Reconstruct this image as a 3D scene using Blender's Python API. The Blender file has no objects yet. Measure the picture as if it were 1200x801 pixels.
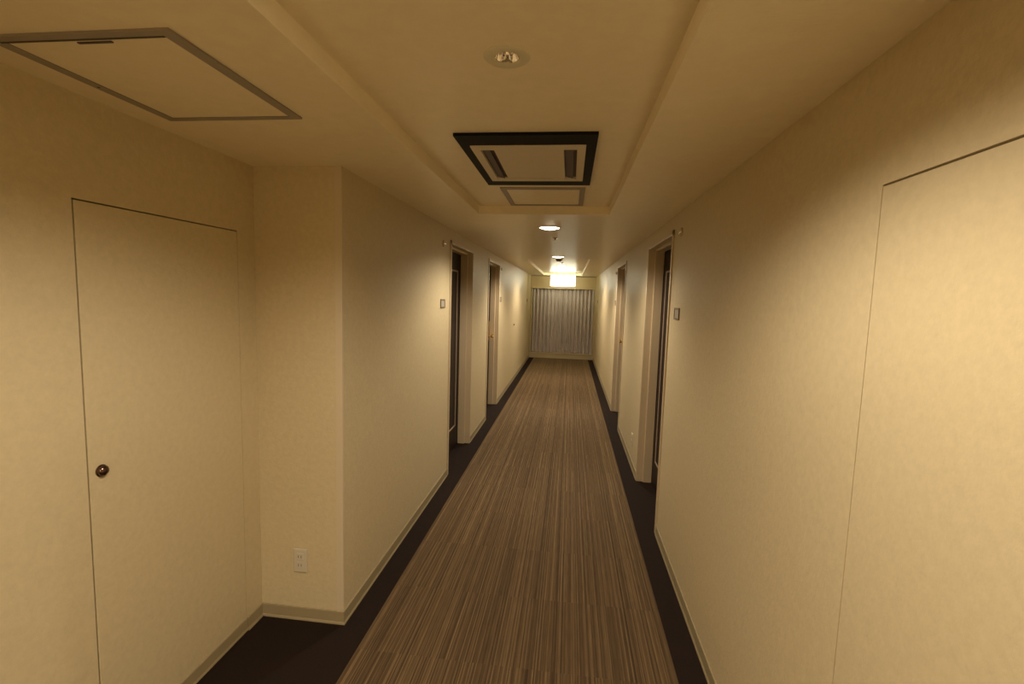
import bpy, bmesh, math, random
from mathutils import Matrix, Vector
random.seed(7)
PI = math.pi
S = bpy.context.scene
C = S.collection

# ------------------------------------------------------------------ camera, world, exposure
XL, XA, XR = -1.0555, -1.4875, 0.672          # left wall, alcove wall, right wall
ZC, DZ = 2.2116, 0.055                         # lower ceiling, depth of the coffers
ZH = ZC + DZ
Y0, YE = -2.6, 12.87                           # behind the camera, far end
YA = 2.1228                                    # end face of the alcove
CL, CR = -0.9137, 0.535                        # striped carpet

cd = bpy.data.cameras.new('camera'); cam = bpy.data.objects.new('camera', cd); C.objects.link(cam)
cd.sensor_fit = 'HORIZONTAL'; cd.sensor_width = 36; cd.lens = 16.7867
cd.clip_start = 0.02; cd.clip_end = 60
Rr, Ur, Fr = (0.992289, 0.120370, 0.029549), (-0.040791, 0.092038, 0.994920), (-0.117039, 0.988453, -0.096238)
m = Matrix(((Rr[0], Ur[0], -Fr[0], 0), (Rr[1], Ur[1], -Fr[1], 0), (Rr[2], Ur[2], -Fr[2], 1.65), (0, 0, 0, 1)))
cam.matrix_world = m
S.camera = cam
w = bpy.data.worlds.new('world'); S.world = w; w.use_nodes = True
w.node_tree.nodes['Background'].inputs[0].default_value = (1.0, 0.7, 0.4, 1)
w.node_tree.nodes['Background'].inputs[1].default_value = 0.0
S.view_settings.view_transform = 'Standard'; S.view_settings.look = 'None'
S.view_settings.gamma = 1; S.view_settings.use_curve_mapping = False
S.view_settings.exposure = 0.0
S.cycles.use_denoising = True
S.cycles.max_bounces = 12; S.cycles.diffuse_bounces = 8
S.cycles.sample_clamp_indirect = 6

WARM = (1.0, 0.86, 0.71)
LAMP_W = 170.0          # watts of each lit downlight
LAMP_E = 16.0          # glow of the visible diffuser
SIGN_E = 13.0
SIGN_C = (1.0, 0.98, 0.74)

# ------------------------------------------------------------------ materials
def mat(name, col, rough=0.6, metal=0.0, spec=0.5, bump=None, mottle=None, emit=None, strength=0, trans=0):
    M = bpy.data.materials.new(name); M.use_nodes = True
    nt = M.node_tree; N = nt.nodes; L = nt.links; b = N['Principled BSDF']
    b.inputs['Base Color'].default_value = (*col, 1)
    b.inputs['Roughness'].default_value = rough
    b.inputs['Metallic'].default_value = metal
    b.inputs['Specular IOR Level'].default_value = spec
    if trans: b.inputs['Transmission Weight'].default_value = trans
    if emit:
        b.inputs['Emission Color'].default_value = (*emit, 1); b.inputs['Emission Strength'].default_value = strength
    tc = N.new('ShaderNodeTexCoord')
    if mottle:
        sc, amt = mottle
        n = N.new('ShaderNodeTexNoise'); n.inputs['Scale'].default_value = sc; n.inputs['Detail'].default_value = 5
        n.inputs['Roughness'].default_value = 0.65
        L.new(tc.outputs['Object'], n.inputs['Vector'])
        r = N.new('ShaderNodeValToRGB')
        r.color_ramp.elements[0].position = 0.3; r.color_ramp.elements[1].position = 0.7
        r.color_ramp.elements[0].color = (*[c * (1 - amt) for c in col], 1)
        r.color_ramp.elements[1].color = (*[min(1, c * (1 + amt)) for c in col], 1)
        L.new(n.outputs['Fac'], r.inputs['Fac']); L.new(r.outputs['Color'], b.inputs['Base Color'])
    if bump:
        sc, st = bump[:2]
        n2 = N.new('ShaderNodeTexNoise'); n2.inputs['Scale'].default_value = sc; n2.inputs['Detail'].default_value = 3
        src = tc.outputs['Object']
        if len(bump) > 2:
            mp = N.new('ShaderNodeMapping'); mp.inputs['Scale'].default_value = bump[2]
            L.new(src, mp.inputs['Vector']); src = mp.outputs['Vector']
        L.new(src, n2.inputs['Vector'])
        bp = N.new('ShaderNodeBump'); bp.inputs['Strength'].default_value = st; bp.inputs['Distance'].default_value = 0.002
        L.new(n2.outputs['Fac'], bp.inputs['Height']); L.new(bp.outputs['Normal'], b.inputs['Normal'])
    return M

WALLC = (0.57, 0.478, 0.285)
wallpaper = mat('cream_wallpaper', WALLC, 0.48, spec=0.3, bump=(85, 0.5), mottle=(42, 0.055))
ceiling_m = mat('ceiling_paper', (0.84, 0.74, 0.52), 0.36, bump=(70, 0.22, (0.5, 2.0, 1)), mottle=(18, 0.03))
base_m = mat('baseboard_vinyl', (0.31, 0.25, 0.135), 0.5)
frame_m = mat('beige_painted_steel', (0.53, 0.42, 0.26), 0.36, spec=0.35, bump=(40, 0.03))
guard_m = mat('corner_guard_vinyl', (0.58, 0.49, 0.33), 0.42, spec=0.3)
leaf_m = mat('dark_brown_wood', (0.018, 0.010, 0.008), 0.5, spec=0.25, bump=(60, 0.1, (6, 6, 0.4)), mottle=(9, 0.25))
bead_m = mat('bronze_bead', (0.42, 0.33, 0.24), 0.35, metal=0.35)
brass_m = mat('brass', (0.83, 0.60, 0.25), 0.22, metal=1)
dark_m = mat('dark_carpet', (0.020, 0.0125, 0.0085), 0.95, spec=0.1, bump=(500, 0.8), mottle=(160, 0.25))
void_m = mat('gap_shadow', (0.05, 0.04, 0.03), 0.9)
black_m = mat('black_plastic', (0.0035, 0.0035, 0.004), 0.6, spec=0.15)
slot_m = mat('dark_louver', (0.07, 0.045, 0.045), 0.5)
panel_m = mat('beige_panel', (0.66, 0.58, 0.43), 0.5)
alu_m = mat('grey_aluminium', (0.33, 0.29, 0.24), 0.45, metal=0.3)
chrome_m = mat('chrome', (0.85, 0.82, 0.78), 0.08, metal=1)
knob_m = mat('dark_bronze', (0.16, 0.11, 0.09), 0.22, metal=1)
white_m = mat('white_enamel', (0.85, 0.82, 0.74), 0.35)
flange_m = mat('cream_flange', (0.66, 0.60, 0.42), 0.4)
plate_m = mat('plate_grey', (0.36, 0.33, 0.27), 0.35)
platef_m = mat('plate_bronze', (0.20, 0.15, 0.09), 0.4, metal=0.4)
socket_m = mat('cream_plastic', (0.56, 0.50, 0.36), 0.4)
hole_m = mat('socket_slot', (0.05, 0.04, 0.03), 0.6)
cap_m = mat('cap_tan', (0.42, 0.33, 0.22), 0.45)
pelmet_m = mat('pelmet_laminate', (0.40, 0.30, 0.14), 0.4, mottle=(6, 0.04))
sill_m = mat('sill_laminate', (0.44, 0.35, 0.19), 0.42)
curtain_m = mat('grey_curtain', (0.60, 0.53, 0.47), 0.8, spec=0.2)
glow_m = mat('lamp_diffuser', (0.9, 0.85, 0.75), 0.5, emit=(1.0, 0.86, 0.62), strength=LAMP_E)
sign_m = mat('lit_sign_face', (0.9, 0.9, 0.85), 0.4, emit=SIGN_C, strength=SIGN_E)
glass_m = mat('bulb_glass', (0.95, 0.93, 0.9), 0.05, trans=0.8)

def carpet_material():
    M = bpy.data.materials.new('striped_carpet'); M.use_nodes = True
    nt = M.node_tree; N = nt.nodes; L = nt.links; b = N['Principled BSDF']
    b.inputs['Roughness'].default_value = 0.95; b.inputs['Specular IOR Level'].default_value = 0.12
    b.inputs['Sheen Weight'].default_value = 0.16; b.inputs['Sheen Roughness'].default_value = 0.5; b.inputs['Sheen Tint'].default_value = (1.0, 0.78, 0.42, 1)
    tc = N.new('ShaderNodeTexCoord'); sp = N.new('ShaderNodeSeparateXYZ'); L.new(tc.outputs['Object'], sp.inputs[0])
    def mth(op, a, bb=None):
        n = N.new('ShaderNodeMath'); n.operation = op
        for i, v in enumerate((a, bb)):
            if v is None: continue
            if isinstance(v, (int, float)): n.inputs[i].default_value = v
            else: L.new(v, n.inputs[i])
        return n.outputs[0]
    X, Y = sp.outputs[0], sp.outputs[1]
    iy = mth('FLOOR', mth('DIVIDE', mth('ADD', Y, 3.03), 0.50))
    ix = mth('FLOOR', mth('DIVIDE', mth('SUBTRACT', X, CL), 0.483))
    off = mth('ADD', mth('MULTIPLY', iy, 3.71), mth('MULTIPLY', ix, 1.37))
    u = mth('ADD', X, off)
    # crisp yarn rows
    cell = mth('FLOOR', mth('DIVIDE', u, 0.0046))
    cell2 = mth('FLOOR', mth('DIVIDE', X, 0.0055))
    wn2 = N.new('ShaderNodeTexWhiteNoise'); wn2.noise_dimensions = '1D'; L.new(cell2, wn2.inputs['W'])
    wn = N.new('ShaderNodeTexWhiteNoise'); wn.noise_dimensions = '1D'; L.new(cell, wn.inputs['W'])
    n1 = N.new('ShaderNodeTexNoise'); n1.noise_dimensions = '1D'; n1.inputs['Scale'].default_value = 95; n1.inputs['Detail'].default_value = 1
    L.new(X, n1.inputs['W'])
    # yarns change along their length
    cv = N.new('ShaderNodeCombineXYZ'); L.new(mth('MULTIPLY', u, 120), cv.inputs[0]); L.new(mth('MULTIPLY', Y, 7), cv.inputs[1])
    n2 = N.new('ShaderNodeTexNoise'); n2.inputs['Scale'].default_value = 1; n2.inputs['Detail'].default_value = 2; L.new(cv.outputs[0], n2.inputs['Vector'])
    n3 = N.new('ShaderNodeTexNoise'); n3.inputs['Scale'].default_value = 380; L.new(tc.outputs['Object'], n3.inputs['Vector'])
    f = mth('ADD', mth('ADD', mth('MULTIPLY', wn.outputs['Value'], 0.20), mth('MULTIPLY', wn2.outputs['Value'], 0.30)), mth('MULTIPLY', n1.outputs['Fac'], 0.36))
    f = mth('ADD', f, mth('MULTIPLY', n2.outputs['Fac'], 0.30))
    f = mth('ADD', f, mth('MULTIPLY', n3.outputs['Fac'], 0.16))
    r = N.new('ShaderNodeValToRGB'); e = r.color_ramp.elements
    e[0].position = 0.40; e[0].color = (0.040, 0.024, 0.013, 1)
    e[1].position = 0.98; e[1].color = (0.20, 0.134, 0.064, 1)
    k = e.new(0.66); k.color = (0.088, 0.055, 0.026, 1)
    L.new(f, r.inputs['Fac']); L.new(r.outputs['Color'], b.inputs['Base Color'])
    bp = N.new('ShaderNodeBump'); bp.inputs['Strength'].default_value = 0.6; bp.inputs['Distance'].default_value = 0.003
    L.new(f, bp.inputs['Height']); L.new(bp.outputs['Normal'], b.inputs['Normal'])
    return M
carpet_m = carpet_material()

# ------------------------------------------------------------------ mesh helpers
def box(bm, x0, x1, y0, y1, z0, z1, bevel=0.0, seg=2):
    vs = [bm.verts.new((x, y, z)) for x in (x0, x1) for y in (y0, y1) for z in (z0, z1)]
    fs = [bm.faces.new([vs[i] for i in q]) for q in ((0,1,3,2), (4,6,7,5), (0,4,5,1), (2,3,7,6), (0,2,6,4), (1,5,7,3))]
    if bevel:
        es = list({e for f in fs for e in f.edges})
        bmesh.ops.bevel(bm, geom=es, offset=bevel, segments=seg, profile=0.5, affect='EDGES')

def lathe(bm, prof, axis='z', n=40, at=(0, 0, 0)):
    """prof: list of (r, h) revolved about an axis through 'at'."""
    def pt(r, h, a):
        c, s = r * math.cos(a), r * math.sin(a)
        v = {'z': (c, s, h), 'x': (h, c, s), 'y': (c, h, s)}[axis]
        return (v[0] + at[0], v[1] + at[1], v[2] + at[2])
    rings = []
    for r, h in prof:
        if r < 1e-6: rings.append([bm.verts.new(pt(0, h, 0))])
        else: rings.append([bm.verts.new(pt(r, h, 2 * PI * i / n)) for i in range(n)])
    for a, b in zip(rings, rings[1:]):
        for i in range(n):
            j = (i + 1) % n
            if len(a) == 1 and len(b) == 1: continue
            if len(a) == 1: f = (a[0], b[j], b[i])
            elif len(b) == 1: f = (a[i], a[j], b[0])
            else: f = (a[i], a[j], b[j], b[i])
            bm.faces.new(f)

def ring(bm, x0, x1, y0, y1, wx, wy, z0, z1, bevel=0.0):
    """picture-frame ring lying flat (four mitred bars, one closed mesh)."""
    o = [(x0, y0), (x1, y0), (x1, y1), (x0, y1)]
    i = [(x0 + wx, y0 + wy), (x1 - wx, y0 + wy), (x1 - wx, y1 - wy), (x0 + wx, y1 - wy)]
    V = {}
    for k in range(4):
        for nm, P in (('o', o), ('i', i)):
            for zn, z in (('0', z0), ('1', z1)):
                V[nm + zn + str(k)] = bm.verts.new((P[k][0], P[k][1], z))
    fs = []
    for k in range(4):
        j = (k + 1) % 4
        g = lambda s, q: V[s + str(q)]
        fs += [bm.faces.new((g('o0', k), g('o0', j), g('i0', j), g('i0', k))), bm.faces.new((g('o1', k), g('i1', k), g('i1', j), g('o1', j))),
               bm.faces.new((g('o0', k), g('o1', k), g('o1', j), g('o0', j))), bm.faces.new((g('i0', k), g('i0', j), g('i1', j), g('i1', k)))]
    if bevel:
        es = list({e for f in fs for e in f.edges if e.calc_length() > 0 and len(e.link_faces) == 2 and e.calc_face_angle(0) > 0.6})
        bmesh.ops.bevel(bm, geom=es, offset=bevel, segments=1, affect='EDGES')

def sweep(bm, path, prof):
    """profile (out, z) swept along an open floor polyline; 'out' is to the right of the path direction."""
    n = len(path); secs = []
    for k, P in enumerate(path):
        P = Vector(P)
        def nrm(a, b):
            d = (Vector(b) - Vector(a)).normalized(); return Vector((d.y, -d.x))
        if k == 0: o = nrm(path[0], path[1])
        elif k == n - 1: o = nrm(path[-2], path[-1])
        else:
            a, b = nrm(path[k-1], path[k]), nrm(path[k], path[k+1]); o = (a + b) / (1 + a.dot(b))
        secs.append([bm.verts.new((P.x + o.x * r, P.y + o.y * r, z)) for r, z in prof])
    for a, b in zip(secs, secs[1:]):
        for i in range(len(prof)):
            j = (i + 1) % len(prof); bm.faces.new((a[i], b[i], b[j], a[j]))
    bm.faces.new(list(reversed(secs[0]))); bm.faces.new(secs[-1])

def obj(name, bm, m, parent=None, smooth=False):
    bmesh.ops.recalc_face_normals(bm, faces=bm.faces)
    me = bpy.data.meshes.new(name); bm.to_mesh(me); bm.free()
    if smooth:
        me.polygons.foreach_set('use_smooth', [True] * len(me.polygons)); me.set_sharp_from_angle(angle=0.7)
    o = bpy.data.objects.new(name, me); C.objects.link(o); me.materials.append(m)
    if parent: o.parent = parent
    return o

def B(): return bmesh.new()
def boxes(name, m, parent, *bs, bevel=0.0):
    bm = B()
    for b in bs: box(bm, *b, bevel=bevel)
    return obj(name, bm, m, parent)

def tag(o, label, cat, group=None):
    o['label'] = label; o['category'] = cat
    if group: o['group'] = group
    return o
def thing(name, label, cat, loc=(0, 0, 0), rotz=0, group=None):
    o = bpy.data.objects.new(name, None); C.objects.link(o); o.empty_display_size = 0.05
    o.location = loc; o.rotation_euler = (0, 0, rotz)
    return tag(o, label, cat, group)
def struct(name, bm, m, smooth=False):
    o = obj(name, bm, m, None, smooth); o['kind'] = 'structure'; return o
def part_label(o, label): o['label'] = label; return o

# ------------------------------------------------------------------ room shell
WT = 0.34
LD = [(4.15, 5.11), (6.13, 7.08)]              # left guest-door openings
RD = [(3.355, 4.345), (6.03, 7.06)]            # right guest-door openings
OH = 2.10
FL = (1.288, 2.0055, 1.9025)                   # flush door in the alcove: y0, y1, top of the opening
FR = (0.36, 1.1675, 1.9165)                    # flush door in the right wall

bm = B(); box(bm, -2.0, 1.25, Y0 - 0.1, YE + 0.5, -0.12, 0.0)
struct('floor', bm, dark_m)

bm = B()                                        # left wall from the alcove's end face on
ys = YA
for a, b in LD:
    box(bm, XL - WT, XL, ys, a, 0, ZC + 0.12); box(bm, XL - WT, XL, a, b, OH, ZC + 0.12); ys = b
box(bm, XL - WT, XL, ys, YE + 0.3, 0, ZC + 0.12)
box(bm, XA - 0.14, XL - WT, YA, YA + 0.3, 0, ZC + 0.12)
struct('wall_left', bm, wallpaper)

bm = B()
box(bm, XA - 0.14, XA, Y0, FL[0], 0, ZC + 0.12); box(bm, XA - 0.14, XA, FL[0], FL[1], FL[2], ZC + 0.12)
box(bm, XA - 0.14, XA, FL[1], YA, 0, ZC + 0.12)
struct('wall_alcove', bm, wallpaper)

bm = B()
box(bm, XR, XR + WT, Y0, FR[0], 0, ZC + 0.12); box(bm, XR, XR + WT, FR[0], FR[1], FR[2], ZC + 0.12)
ys = FR[1]
for a, b in RD:
    box(bm, XR, XR + WT, ys, a, 0, ZC + 0.12); box(bm, XR, XR + WT, a, b, OH, ZC + 0.12); ys = b
box(bm, XR, XR + WT, ys, YE + 0.3, 0, ZC + 0.12)
struct('wall_right', bm, wallpaper)

bm = B(); box(bm, XL - WT, XR + WT, YE + 0.18, YE + 0.3, 0, ZC + 0.12)
struct('wall_far', bm, wallpaper)
bm = B(); box(bm, XA - 0.14, XR + WT, Y0 - 0.12, Y0, 0, ZC + 0.12)
struct('wall_back', bm, wallpaper)

# ceiling: lower level with two long shallow coffers, holes where the downlights sit
K1 = (-0.655, 0.240, -2.2, 3.345)
K2 = (-0.700, 0.272, 7.25, 12.55)
LX = -0.19
LAMPS = [(-0.205, 0.86, ZH, 'round lit ceiling downlight just above the camera, before the unlit one', 0.66),
         (-0.19, 3.97, ZC, 'round lit ceiling downlight behind the small ceiling hatch', 0.66),
         (-0.19, 6.76, ZC, 'round lit ceiling downlight beside the smoke detector', 1.05),
         (-0.19, 9.5, ZH, 'round lit ceiling downlight inside the far coffer before the hanging sign', 0.85),
         (-0.205, -1.75, ZH, 'unseen round downlight added behind the camera to light the near walls', 1.7)]  # out of view, added for its light on the near walls
RL, RE = 0.085, 0.032
EM = (-0.188, 1.292)

def plate_holes(bm, x0, x1, y0, y1, z, holes):
    def q(a, b, c, d):
        if b - a > 1e-5 and d - c > 1e-5:
            bm.faces.new([bm.verts.new(p) for p in ((a, c, z), (b, c, z), (b, d, z), (a, d, z))])
    y = y0
    for hx, hy, r in sorted(holes, key=lambda h: h[1]):
        s = r * 1.5
        q(x0, x1, y, hy - s); q(x0, hx - s, hy - s, hy + s); q(hx + s, x1, hy - s, hy + s)
        n = 48; inn = []; out = []
        for i in range(n):
            a = 2 * PI * i / n; c, sn = math.cos(a), math.sin(a); k = s / max(abs(c), abs(sn))
            inn.append(bm.verts.new((hx + r * c, hy + r * sn, z))); out.append(bm.verts.new((hx + k * c, hy + k * sn, z)))
        for i in range(n):
            j = (i + 1) % n; bm.faces.new((inn[i], out[i], out[j], inn[j]))
        y = hy + s
    q(x0, x1, y, y1)
bm = B()
def H(z, ya, yb): return [(x, y, RL) for x, y, zz, _, _ in LAMPS if zz == z and ya < y < yb]
xa, xb, yb0, yb1 = XA - 0.12, XR + 0.12, Y0 - 0.1, YE + 0.28
plate_holes(bm, xa, xb, yb0, K1[2], ZC, [])
plate_holes(bm, xa, K1[0], K1[2], K1[3], ZC, []); plate_holes(bm, K1[1], xb, K1[2], K1[3], ZC, [])
plate_holes(bm, xa, xb, K1[3], K2[2], ZC, H(ZC, K1[3], K2[2]))
plate_holes(bm, xa, K2[0], K2[2], K2[3], ZC, []); plate_holes(bm, K2[1], xb, K2[2], K2[3], ZC, [])
plate_holes(bm, xa, xb, K2[3], yb1, ZC, [])
for K in (K1, K2):
    hs = H(ZH, K[2], K[3]) + ([(EM[0], EM[1], RE)] if K is K1 else [])
    plate_holes(bm, *K, ZH, hs)
    o = [(K[0], K[2]), (K[1], K[2]), (K[1], K[3]), (K[0], K[3])]
    for a, b in zip(o, o[1:] + o[:1]):
        bm.faces.new([bm.verts.new(p) for p in ((*a, ZC), (*b, ZC), (*b, ZH), (*a, ZH))])
bmesh.ops.remove_doubles(bm, verts=bm.verts, dist=1e-5)
box(bm, xa - 0.1, xb + 0.3, yb0, yb1, ZC + 0.20, ZC + 0.26)
struct('ceiling', bm, ceiling_m)

# skirting
PROF = [(-0.001, 0.0), (0.011, 0.0), (0.0105, 0.006), (0.0065, 0.013), (0.0055, 0.062), (0.004, 0.065), (-0.001, 0.065)]
def skirting(name, *paths):
    bm = B()
    for p in paths: sweep(bm, p, PROF)
    return struct(name, bm, base_m)
skirting('baseboard_left', [(XA, FL[1] + 0.0005), (XA, YA), (XL, YA), (XL, LD[0][0] - 0.021)],
         [(XL, LD[0][1] + 0.021), (XL, LD[1][0] - 0.021)], [(XL, LD[1][1] + 0.021), (XL, YE)])
skirting('baseboard_alcove', [(XA, Y0), (XA, FL[0] - 0.0005)])
skirting('baseboard_right', [(XR, YE), (XR, RD[1][1] + 0.021)], [(XR, RD[1][0] - 0.021), (XR, RD[0][1] + 0.021)],
         [(XR, RD[0][0] - 0.021), (XR, FR[1] + 0.002)], [(XR, FR[0] - 0.002), (XR, Y0)])

# vinyl guard on the outside corner
bm = B()
gx = XL
pts = [(gx - 0.032, YA + 0.001), (gx - 0.032, YA - 0.002), (gx + 0.002, YA - 0.002), (gx + 0.002, YA + 0.010), (gx - 0.001, YA + 0.010), (gx - 0.001, YA + 0.001)]
lo = [bm.verts.new((x, y, 0.065)) for x, y in pts]; hi = [bm.verts.new((x, y, ZC)) for x, y in pts]
for i in range(6): bm.faces.new((lo[i], lo[(i+1) % 6], hi[(i+1) % 6], hi[i]))
bm.faces.new(lo); bm.faces.new(hi)
o = struct('trim_1', bm, guard_m); o['label'] = 'pale vinyl corner guard on the outside corner beside the alcove'

# far end: curb, jambs, pelmet, curtains
bm = B(); box(bm, XL, XR, YE, YE + 0.18, 0, 0.125, bevel=0.002); box(bm, XL, XR, YE - 0.018, YE + 0.18, 0.125, 0.152, bevel=0.004)
o = struct('trim_2', bm, sill_m); o['label'] = 'low tan curb under the curtains'
bm = B(); box(bm, XL, XL + 0.055, YE - 0.01, YE + 0.18, 0.152, 1.885, bevel=0.003); box(bm, XL + 0.02, XL + 0.055, YE - 0.02, YE, 0.152, 1.885, bevel=0.003)
o = struct('trim_3', bm, sill_m); o['label'] = 'tan jamb strip left of the curtains'
bm = B(); box(bm, XR - 0.04, XR, YE - 0.01, YE + 0.18, 0.152, 1.885, bevel=0.003)
o = struct('trim_4', bm, sill_m); o['label'] = 'tan jamb strip right of the curtains'

t = thing('curtain_pelmet', 'wide tan pelmet box across the top of the grey curtains', 'pelmet', ((XL + XR) / 2, YE, 1.87))
hw = (XR - XL) / 2 - 0.002
boxes('front_board', pelmet_m, t, (-hw, hw, -0.05, -0.03, 0.022, 0.325), bevel=0.002)
boxes('edge_strip', sill_m, t, (-hw, hw, -0.058, -0.028, 0.0, 0.022), bevel=0.003)
boxes('top_board', pelmet_m, t, (-hw, hw, -0.03, 0.17, 0.30, 0.322))

def curtain(name, label, x0, x1, folds, ph, seed):
    rnd = random.Random(seed)
    n, mz = folds * 14, 24
    bm = B(); amp = [0.052 + 0.022 * rnd.random() for _ in range(folds + 2)]
    wob = [rnd.uniform(-0.16, 0.16) for _ in range(folds + 2)]
    z0, z1 = 0.160, 1.905
    front = []; back = []
    for j in range(mz + 1):
        v = j / mz; z = z0 + (z1 - z0) * v
        rf = []; rb = []
        for i in range(n + 1):
            u = i / n; f = u * folds; k = int(f); tt = f - k
            a = amp[k] * (1 - tt) + amp[k + 1] * tt
            wv = wob[k] * (1 - tt) + wob[k + 1] * tt
            a *= 0.80 + 0.25 * (1 - v)
            ang = 2 * PI * f + ph + wv * (1 - v)
            y = YE + 0.088 - a * (1 - 2 * (0.5 - 0.5 * math.sin(ang)) ** 2.2)
            x = x0 + (x1 - x0) * u + 0.010 * math.cos(ang) 
            zz = z + (0.004 * math.sin(ang) if j == 0 else 0)
            rf.append(bm.verts.new((x, y, zz))); rb.append(bm.verts.new((x, y + 0.003, zz)))
        front.append(rf); back.append(rb)
    for j in range(mz):
        for i in range(n):
            bm.faces.new((front[j][i], front[j][i+1], front[j+1][i+1], front[j+1][i]))
            bm.faces.new((back[j][i], back[j+1][i], back[j+1][i+1], back[j][i+1]))
        for i in (0, n):
            bm.faces.new((front[j][i], front[j+1][i], back[j+1][i], back[j][i]))
    for i in range(n):
        for j in (0, mz): bm.faces.new((front[j][i], back[j][i], back[j][i+1], front[j][i+1]))
    return tag(obj(name, bm, curtain_m, None, True), label, 'curtain', 'grey curtains at the corridor end')
curtain('curtain', 'left grey pleated curtain panel at the corridor end', XL + 0.066, -0.197, 8, 0.4, 3)
curtain('curtain', 'right grey pleated curtain panel at the corridor end', -0.178, XR - 0.056, 8, 1.3, 11)

# striped carpet inlay
bm = B(); box(bm, CL, CR, Y0, YE - 0.002, 0.0, 0.003)
tag(obj('carpet', bm, carpet_m), 'brown striped carpet running down the middle of the corridor', 'carpet')

# ------------------------------------------------------------------ guest-room doors
def guest_door(n, loc, rotz, half, hs, label, show_lock=True):
    """local frame: +x into the corridor, y along the wall, opening -half..half."""
    t = bpy.data.objects.new('door_%d' % n, None); C.objects.link(t); t.empty_display_size = 0.1
    t.location = loc; t.rotation_euler = (0, 0, rotz); t['kind'] = 'structure'; t['label'] = label
    h = half
    fr = B()
    for s in (-1, 1):
        def yb(a, b): return (min(s * a, s * b), max(s * a, s * b))
        box(fr, -0.055, 0.009, *yb(h - 0.014, h + 0.020), 0.0, OH + 0.020, bevel=0.003)      # casing
        box(fr, -0.125, -0.050, *yb(h - 0.032, h - 0.0005), 0.0, OH, bevel=0.003)                # stop
    box(fr, -0.055, 0.009, -h - 0.020, h + 0.020, OH - 0.014, OH + 0.020, bevel=0.003)
    box(fr, -0.125, -0.050, -h, h, OH - 0.034, OH - 0.0005, bevel=0.003)
    obj('door_frame', fr, frame_m, t)
    lf = B(); box(lf, -0.165, -0.127, -h + 0.006, h - 0.006, 0.008, OH - 0.012, bevel=0.002)
    leaf = obj('door_leaf', lf, leaf_m, t)
    mb = B(); y0, y1, z0, z1, wd = -h + 0.165, h - 0.165, 0.235, 1.895, 0.016
    box(mb, -0.128, -0.119, y0, y0 + wd, z0, z1, bevel=0.003); box(mb, -0.128, -0.119, y1 - wd, y1, z0, z1, bevel=0.003)
    box(mb, -0.128, -0.119, y0, y1, z0, z0 + wd, bevel=0.003); box(mb, -0.128, -0.119, y0, y1, z1 - wd, z1, bevel=0.003)
    part_label(obj('panel_moulding', mb, bead_m, leaf), 'thin light moulding line framing the dark door panel')
    yl = hs * (h - 0.085)
    pb = B(); box(pb, -0.129, -0.121, yl - 0.024, yl + 0.024, 0.98, 1.27, bevel=0.003)
    lock = part_label(obj('lock_plate', pb, brass_m, leaf), 'brass lock plate')
    kb = B(); lathe(kb, [(0, -0.124), (0.021, -0.124), (0.021, -0.116), (0.010, -0.112), (0.010, -0.092), (0.024, -0.082), (0.028, -0.070), (0.024, -0.058), (0.012, -0.053), (0, -0.052)], 'x', 28, (0, yl, 1.045))
    part_label(obj('door_knob', kb, brass_m, leaf, True), 'round brass knob')
    th = B(); box(th, -0.34, -0.12, -h, h, -0.001, 0.004); obj('threshold', th, dark_m, t)
    return t
def mid(d): return (d[0] + d[1]) / 2, (d[1] - d[0]) / 2
c, h = mid(LD[0]); guest_door(1, (XL, c, 0), 0, h, -1, 'nearer dark brown guest room door on the left wall, in a beige frame')
c, h = mid(LD[1]); guest_door(2, (XL, c, 0), 0, h, 1, 'farther dark brown door on the left wall showing a brass lock')
c, h = mid(RD[0]); guest_door(3, (XR, c, 0), PI, h, 1, 'nearer dark brown guest room door on the right wall, in a beige frame')
c, h = mid(RD[1]); guest_door(4, (XR, c, 0), PI, h, -1, 'farther dark brown door on the right wall showing a small brass knob')

# ------------------------------------------------------------------ flush wallpapered doors
def flush_door(n, loc, rotz, y0, y1, top, gaps, label, knob):
    t = bpy.data.objects.new('door_%d' % n, None); C.objects.link(t); t.location = loc; t.rotation_euler = (0, 0, rotz)
    t['kind'] = 'structure'; t['label'] = label
    a, b = y0 + gaps[0], y1 - gaps[1]
    leaf = boxes('door_leaf', wallpaper, t, (-0.040, 0.0, a, b, 0.006, top - gaps[2]), bevel=0.0012)
    fr = B()
    box(fr, -0.10, -0.045, y0, y0 + 0.03, 0, top); box(fr, -0.10, -0.045, y1 - 0.03, y1, 0, top); box(fr, -0.10, -0.045, y0, y1, top - 0.03, top)
    obj('door_frame', fr, void_m, t)
    kb = B(); vs = []
    pr = [(0.0, 0.004), (0.0075, 0.004), (0.0070, 0.010), (0.0045, 0.015), (0.004, 0.062), (0.003, 0.065), (0.0, 0.065)]
    lo = [kb.verts.new((x, a, z)) for x, z in pr]; hi = [kb.verts.new((x, b, z)) for x, z in pr]
    for i in range(len(pr)):
        j = (i + 1) % len(pr); kb.faces.new((lo[i], lo[j], hi[j], hi[i]))
    kb.faces.new(lo); kb.faces.new(hi)
    part_label(obj('kick_strip', kb, base_m, leaf), 'tan skirting strip along the foot of the door')
    if knob:
        bm = B(); lathe(bm, [(0, 0), (0.0195, 0.0), (0.0195, 0.003), (0.017, 0.004), (0.0175, 0.007), (0.0165, 0.012), (0.0125, 0.0165), (0.006, 0.019), (0, 0.0195)], 'x', 32, (0, knob[0], knob[1]))
        part_label(obj('door_knob', bm, knob_m, leaf, True), 'small dark metal knob')
    return t
flush_door(5, (XA, 0, 0), 0, FL[0], FL[1], FL[2], (0.0055, 0.0025, 0.0045), 'flush wallpapered door with a small dark knob in the left alcove', (1.333, 1.047))
flush_door(6, (XR, 0, 0), PI, -FR[1], -FR[0], FR[2], (0.0014, 0.004, 0.0045), 'flush wallpapered door in the right wall at the picture edge', (-0.44, 1.047))

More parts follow.
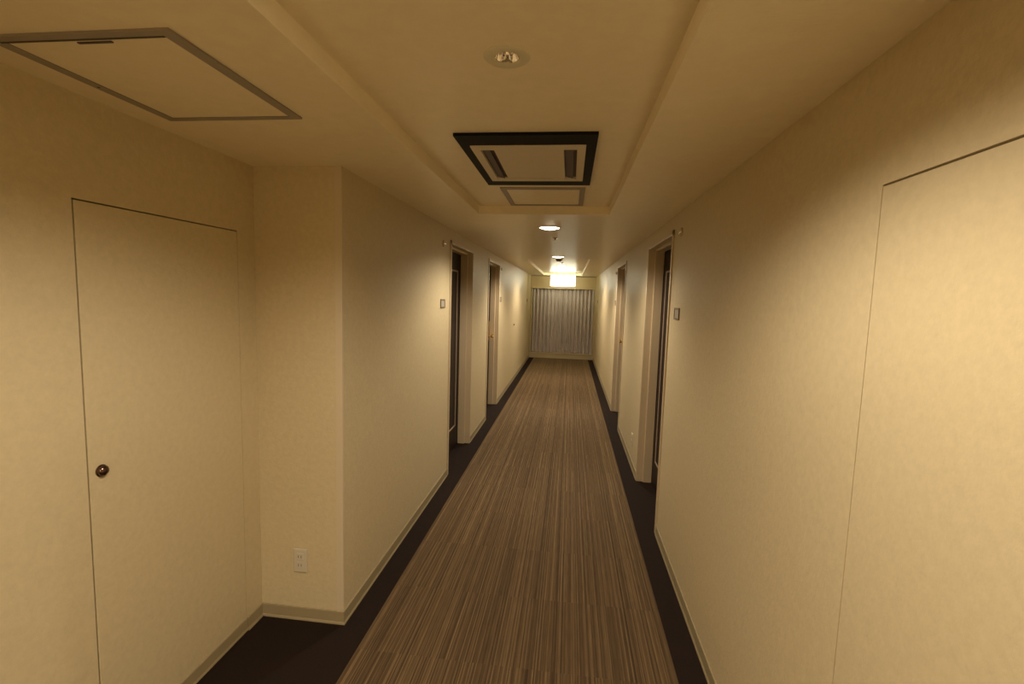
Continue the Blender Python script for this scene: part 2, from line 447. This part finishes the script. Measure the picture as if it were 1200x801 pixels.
# ------------------------------------------------------------------ downlights
def downlight(x, y, z, label, k):
    t = thing('downlight', label, 'ceiling light', (x, y, z), 0, 'round ceiling downlights')
    bm = B(); lathe(bm, [(RL - 0.004, 0.002), (RL - 0.004, -0.004), (RL + 0.001, -0.006), (RL + 0.009, -0.004), (RL + 0.013, 0.0), (RL + 0.010, 0.001), (RL - 0.004, 0.002)], n=48)
    obj('trim_ring', bm, white_m, t, True)
    bm = B(); lathe(bm, [(RL - 0.002, 0.0), (RL - 0.006, 0.03), (RL - 0.02, 0.06), (RL - 0.045, 0.085), (0, 0.09), ], n=48)
    obj('reflector', bm, white_m, t, True)
    bm = B(); lathe(bm, [(0, -0.017), (RL * 0.35, -0.0155), (RL * 0.65, -0.010), (RL - 0.012, -0.001), (RL - 0.006, 0.006), (RL - 0.006, 0.010), (0, 0.010)], n=48)
    part_label(obj('diffuser', bm, glow_m, t, True), 'glowing warm white diffuser')
    ld = bpy.data.lights.new('lamp', 'SPOT'); ld.spot_size = math.radians(155); ld.spot_blend = 0.52
    ld.shadow_soft_size = 0.03; ld.energy = LAMP_W * k; ld.color = WARM
    lo = bpy.data.objects.new('lamp', ld); C.objects.link(lo); lo.parent = t; lo.location = (0, 0, -0.022)
    return t
for a in LAMPS: downlight(*a)

# unlit emergency lamp next to the air conditioner
t = thing('emergency_light', 'small unlit round recessed lamp in the near coffer before the air conditioner', 'ceiling light', (*EM, ZH))
bm = B(); lathe(bm, [(RE, 0.002), (RE, -0.003), (RE + 0.004, -0.005), (0.055, -0.0045), (0.061, -0.001), (0.061, 0.001), (RE, 0.002)], n=48); obj('flange', bm, flange_m, t, True)
bm = B(); lathe(bm, [(RE, 0.0), (RE - 0.003, 0.012), (RE - 0.010, 0.03), (0.010, 0.042), (0, 0.044)], n=32); obj('reflector', bm, chrome_m, t, True)
bm = B()
for dx in (-0.010, 0.010):
    lathe(bm, [(0, -0.002), (0.005, 0.000), (0.007, 0.006), (0.007, 0.022), (0.004, 0.030), (0, 0.032)], n=20, at=(dx, 0.002, 0.004))
obj('bulb', bm, chrome_m, t, True)

# ------------------------------------------------------------------ air conditioner and hatches
ax0, ax1, ay0, ay1 = -0.473, 0.081, 1.862, 2.676
t = thing('air_conditioner', 'black bordered ceiling air conditioner set in the near coffer', 'air conditioner', ((ax0 + ax1) / 2, (ay0 + ay1) / 2, ZH))
hx, hy = (ax1 - ax0) / 2, (ay1 - ay0) / 2
bm = B(); ring(bm, -hx, hx, -hy, hy, 0.042, 0.118, -0.012, 0.0); part_label(obj('frame', bm, black_m, t), 'wide black border')
px, py = hx - 0.042, hy - 0.118
bm = B(); ring(bm, -px, px, -py, py, 0.034, 0.045, -0.018, -0.002, bevel=0.003); obj('panel_rim', bm, panel_m, t)
bm = B(); box(bm, -px + 0.089, px - 0.089, -py + 0.047, py - 0.047, -0.015, -0.004, bevel=0.003)
ip = obj('intake_panel', bm, panel_m, t)
bm = B(); box(bm, -0.002, 0.002, -py + 0.05, py - 0.05, -0.0158, -0.014); obj('panel_seam', bm, panel_m, ip)
for s in (-1, 1):
    bm = B(); c = s * (px - 0.0615)
    box(bm, c - 0.027, c + 0.027, -py + 0.046, py - 0.046, -0.006, -0.002)
    lv = part_label(obj('air_outlet', bm, slot_m, t), 'dark slot with a tilted vane')
    bm = B(); v = [bm.verts.new(p) for p in ((c - 0.020, -py + 0.05, -0.007), (c + 0.012, -py + 0.05, -0.014), (c + 0.012, py - 0.05, -0.014), (c - 0.020, py - 0.05, -0.007),
                                         (c - 0.020, -py + 0.05, -0.009), (c + 0.012, -py + 0.05, -0.016), (c + 0.012, py - 0.05, -0.016), (c - 0.020, py - 0.05, -0.009))]
    for q in ((0,1,2,3), (4,7,6,5), (0,4,5,1), (1,5,6,2), (2,6,7,3), (3,7,4,0)): bm.faces.new([v[i] for i in q])
    obj('vane', bm, slot_m, lv)

def hatch(label, x0, x1, y0, y1, z, wx, wy, latch):
    t = thing('ceiling_hatch', label, 'hatch', ((x0 + x1) / 2, (y0 + y1) / 2, z), 0, 'access hatches in the ceiling')
    hx, hy = (x1 - x0) / 2, (y1 - y0) / 2
    bm = B(); ring(bm, -hx, hx, -hy, hy, wx, wy, -0.006, 0.0, bevel=0.0015); part_label(obj('frame', bm, alu_m, t), 'grey metal frame')
    bm = B(); box(bm, -hx + wx + 0.002, hx - wx - 0.002, -hy + wy + 0.003, hy - wy - 0.002, -0.004, 0.0); pn = obj('panel', bm, ceiling_m, t)
    if latch:
        bm = B(); box(bm, -0.03, 0.06, -hy + wy + 0.012, -hy + wy + 0.019, -0.0065, -0.003, bevel=0.001); part_label(obj('latch', bm, slot_m, pn), 'small dark latch slot')
        bm = B(); box(bm, -hx + 0.02, hx - wx, -hy + wy - 0.003, -hy + wy + 0.003, -0.0068, -0.001); part_label(obj('gap_shade', bm, hole_m, t), 'dark strip painted as the shaded gap along the near edge')  # dark strip stands in for the shade inside the open near gap
        bm = B(); lathe(bm, [(0, -0.0075), (0.003, -0.007), (0.004, -0.005), (0, -0.005)], n=12, at=(-hx + wx * 0.5, 0, 0)); obj('screw', bm, hole_m, t)
    return t
hatch('large grey framed square hatch in the low ceiling over the alcove', -1.372, -0.897, 1.005, 1.534, ZC, 0.030, 0.024, True)
hatch('small grey framed hatch in the coffer just beyond the air conditioner', -0.425, 0.060, 2.775, 3.30, ZH, 0.030, 0.040, False)

# sprinklers and smoke detector
def sprinkler(label, x, y, z):
    t = thing('sprinkler', label, 'sprinkler', (x, y, z), 0, 'ceiling sprinklers')
    bm = B(); lathe(bm, [(0, 0), (0.030, 0.0), (0.030, -0.003), (0.022, -0.007), (0.010, -0.008), (0, -0.008)], n=28); obj('escutcheon', bm, chrome_m, t, True)
    bm = B(); lathe(bm, [(0, -0.006), (0.007, -0.008), (0.006, -0.014), (0.004, -0.016), (0.004, -0.020), (0.014, -0.0215), (0.014, -0.0235), (0, -0.0245)], n=20); obj('head', bm, knob_m, t, True)
sprinkler('small metal sprinkler head on the low ceiling between the two lit downlights', -0.165, 4.62, ZC)
sprinkler('tiny sprinkler head in the far coffer near the hanging lit sign', -0.17, 8.70, ZH)
t = thing('smoke_detector', 'round smoke detector on the ceiling at the far coffer edge', 'smoke detector', (-0.185, 7.12, ZC))
bm = B(); lathe(bm, [(0, 0), (0.056, 0.0), (0.056, -0.010), (0.052, -0.013), (0, -0.013)], n=32); obj('base', bm, panel_m, t, True)
bm = B(); lathe(bm, [(0, -0.012), (0.046, -0.012), (0.042, -0.030), (0.030, -0.040), (0, -0.042)], n=32); obj('head', bm, slot_m, t, True)

# ------------------------------------------------------------------ hanging lit exit sign
t = thing('hanging_sign', 'glowing white box sign hanging from the ceiling before the curtains', 'sign', (-0.195, 12.0, 1.925))
sw, sh = 0.300, 0.262
boxes('housing', white_m, t, (-sw - 0.008, sw + 0.008, -0.028, 0.028, -0.006, 0.0), (-sw - 0.008, sw + 0.008, -0.028, 0.028, sh, sh + 0.010),
      (-sw - 0.008, -sw, -0.028, 0.028, 0.0, sh), (sw, sw + 0.008, -0.028, 0.028, 0.0, sh))
part_label(boxes('lit_panel', sign_m, t, (-sw, sw, -0.026, 0.026, 0.0005, sh - 0.0005)), 'evenly glowing white face')
for s in (-1, 1):
    bm = B(); lathe(bm, [(0, sh + 0.008), (0.007, sh + 0.008), (0.007, ZH - 1.925 - 0.004), (0.022, ZH - 1.925 - 0.004), (0.022, ZH - 1.925), (0, ZH - 1.925)], n=16, at=(s * 0.17, 0, 0))
    obj('hanger', bm, white_m, t, True)

# ------------------------------------------------------------------ things on the walls
def wall_x(side): return XL if side < 0 else XR
def number_plate(side, y, z, w, h, label, group='room number plates'):
    t = thing('number_plate', label, 'plate', (wall_x(side), y, z), 0 if side < 0 else PI, group)
    w /= 2; h /= 2; d = 0.007
    bm = B(); b = 0.012
    for q in ((0, d, -w, w, -h, -h + b), (0, d, -w, w, h - b, h), (0, d, -w, -w + b, -h + b, h - b), (0, d, w - b, w, -h + b, h - b)): box(bm, *q, bevel=0.0012)
    part_label(obj('rim', bm, platef_m, t), 'dark bronze rim')
    boxes('face', plate_m, t, (0, 0.004, -w + b * 0.9, w - b * 0.9, -h + b * 0.9, h - b * 0.9))
number_plate(-1, 3.895, 1.568, 0.135, 0.075, 'small framed plate on the left wall before the nearer left door')
number_plate(1, 3.11, 1.568, 0.135, 0.075, 'small framed plate on the right wall before the nearer right door')
number_plate(-1, 7.26, 1.590, 0.135, 0.075, 'small framed plate just past the farther left door')
number_plate(1, 7.26, 1.590, 0.135, 0.075, 'small framed plate just past the farther right door')
number_plate(-1, 11.75, 1.55, 0.12, 0.075, 'tiny framed plate at the far end of the left wall by the curtains')
number_plate(1, 11.75, 1.57, 0.12, 0.075, 'tiny framed plate at the far end of the right wall by the curtains')

def indicator(side, y, z, label):
    t = thing('indicator_lamp', label, 'indicator lamp', (wall_x(side), y, z), 0 if side < 0 else PI, 'round indicators above the plates')
    bm = B(); lathe(bm, [(0, 0), (0.027, 0), (0.027, 0.005), (0.023, 0.009), (0, 0.009)], 'x', 28); obj('base', bm, cap_m, t, True)
    bm = B(); lathe(bm, [(0.017, 0.008), (0.016, 0.014), (0.010, 0.020), (0, 0.022)], 'x', 24); obj('lens', bm, chrome_m, t, True)
indicator(-1, 3.90, 2.062, 'small round fitting high on the left wall before the nearer left door')
indicator(1, 3.115, 2.075, 'small round fitting high on the right wall before the nearer right door')
indicator(-1, 7.235, 2.045, 'small round fitting high on the left wall past the farther left door')
indicator(1, 7.24, 2.03, 'small round fitting high on the right wall past the farther right door')

def outlet(loc, rotz, label):
    t = thing('power_outlet', label, 'outlet', loc, rotz, 'wall power outlets')
    boxes('cover_plate', socket_m, t, (0, 0.008, -0.035, 0.035, -0.060, 0.060), bevel=0.003)
    for k, z in enumerate((0.022, -0.022)):
        bm = B(); box(bm, 0.0075, 0.0105, -0.017, 0.017, z - 0.018, z + 0.018, bevel=0.0015)
        s = obj('socket', bm, socket_m, t)
        bm = B(); box(bm, 0.0100, 0.0112, -0.0085, -0.006, z - 0.006, z + 0.006); box(bm, 0.0100, 0.0112, 0.006, 0.0085, z - 0.006, z + 0.006)
        obj('slots', bm, hole_m, s)
outlet((-1.276, YA, 0.312), -PI / 2, 'cream double power outlet low on the end face of the left alcove')
outlet((XR, 4.76, 0.262), PI, 'cream power outlet low on the right wall beyond the nearer right door')
bm = B(); lathe(bm, [(0, 0), (0.018, 0), (0.018, 0.006), (0.012, 0.012), (0, 0.014)], 'x', 24, (XL, 9.1, 1.10))
tag(obj('wall_knob', bm, knob_m, None, True), 'tiny round knob on the left wall beyond the farther left door', 'knob')
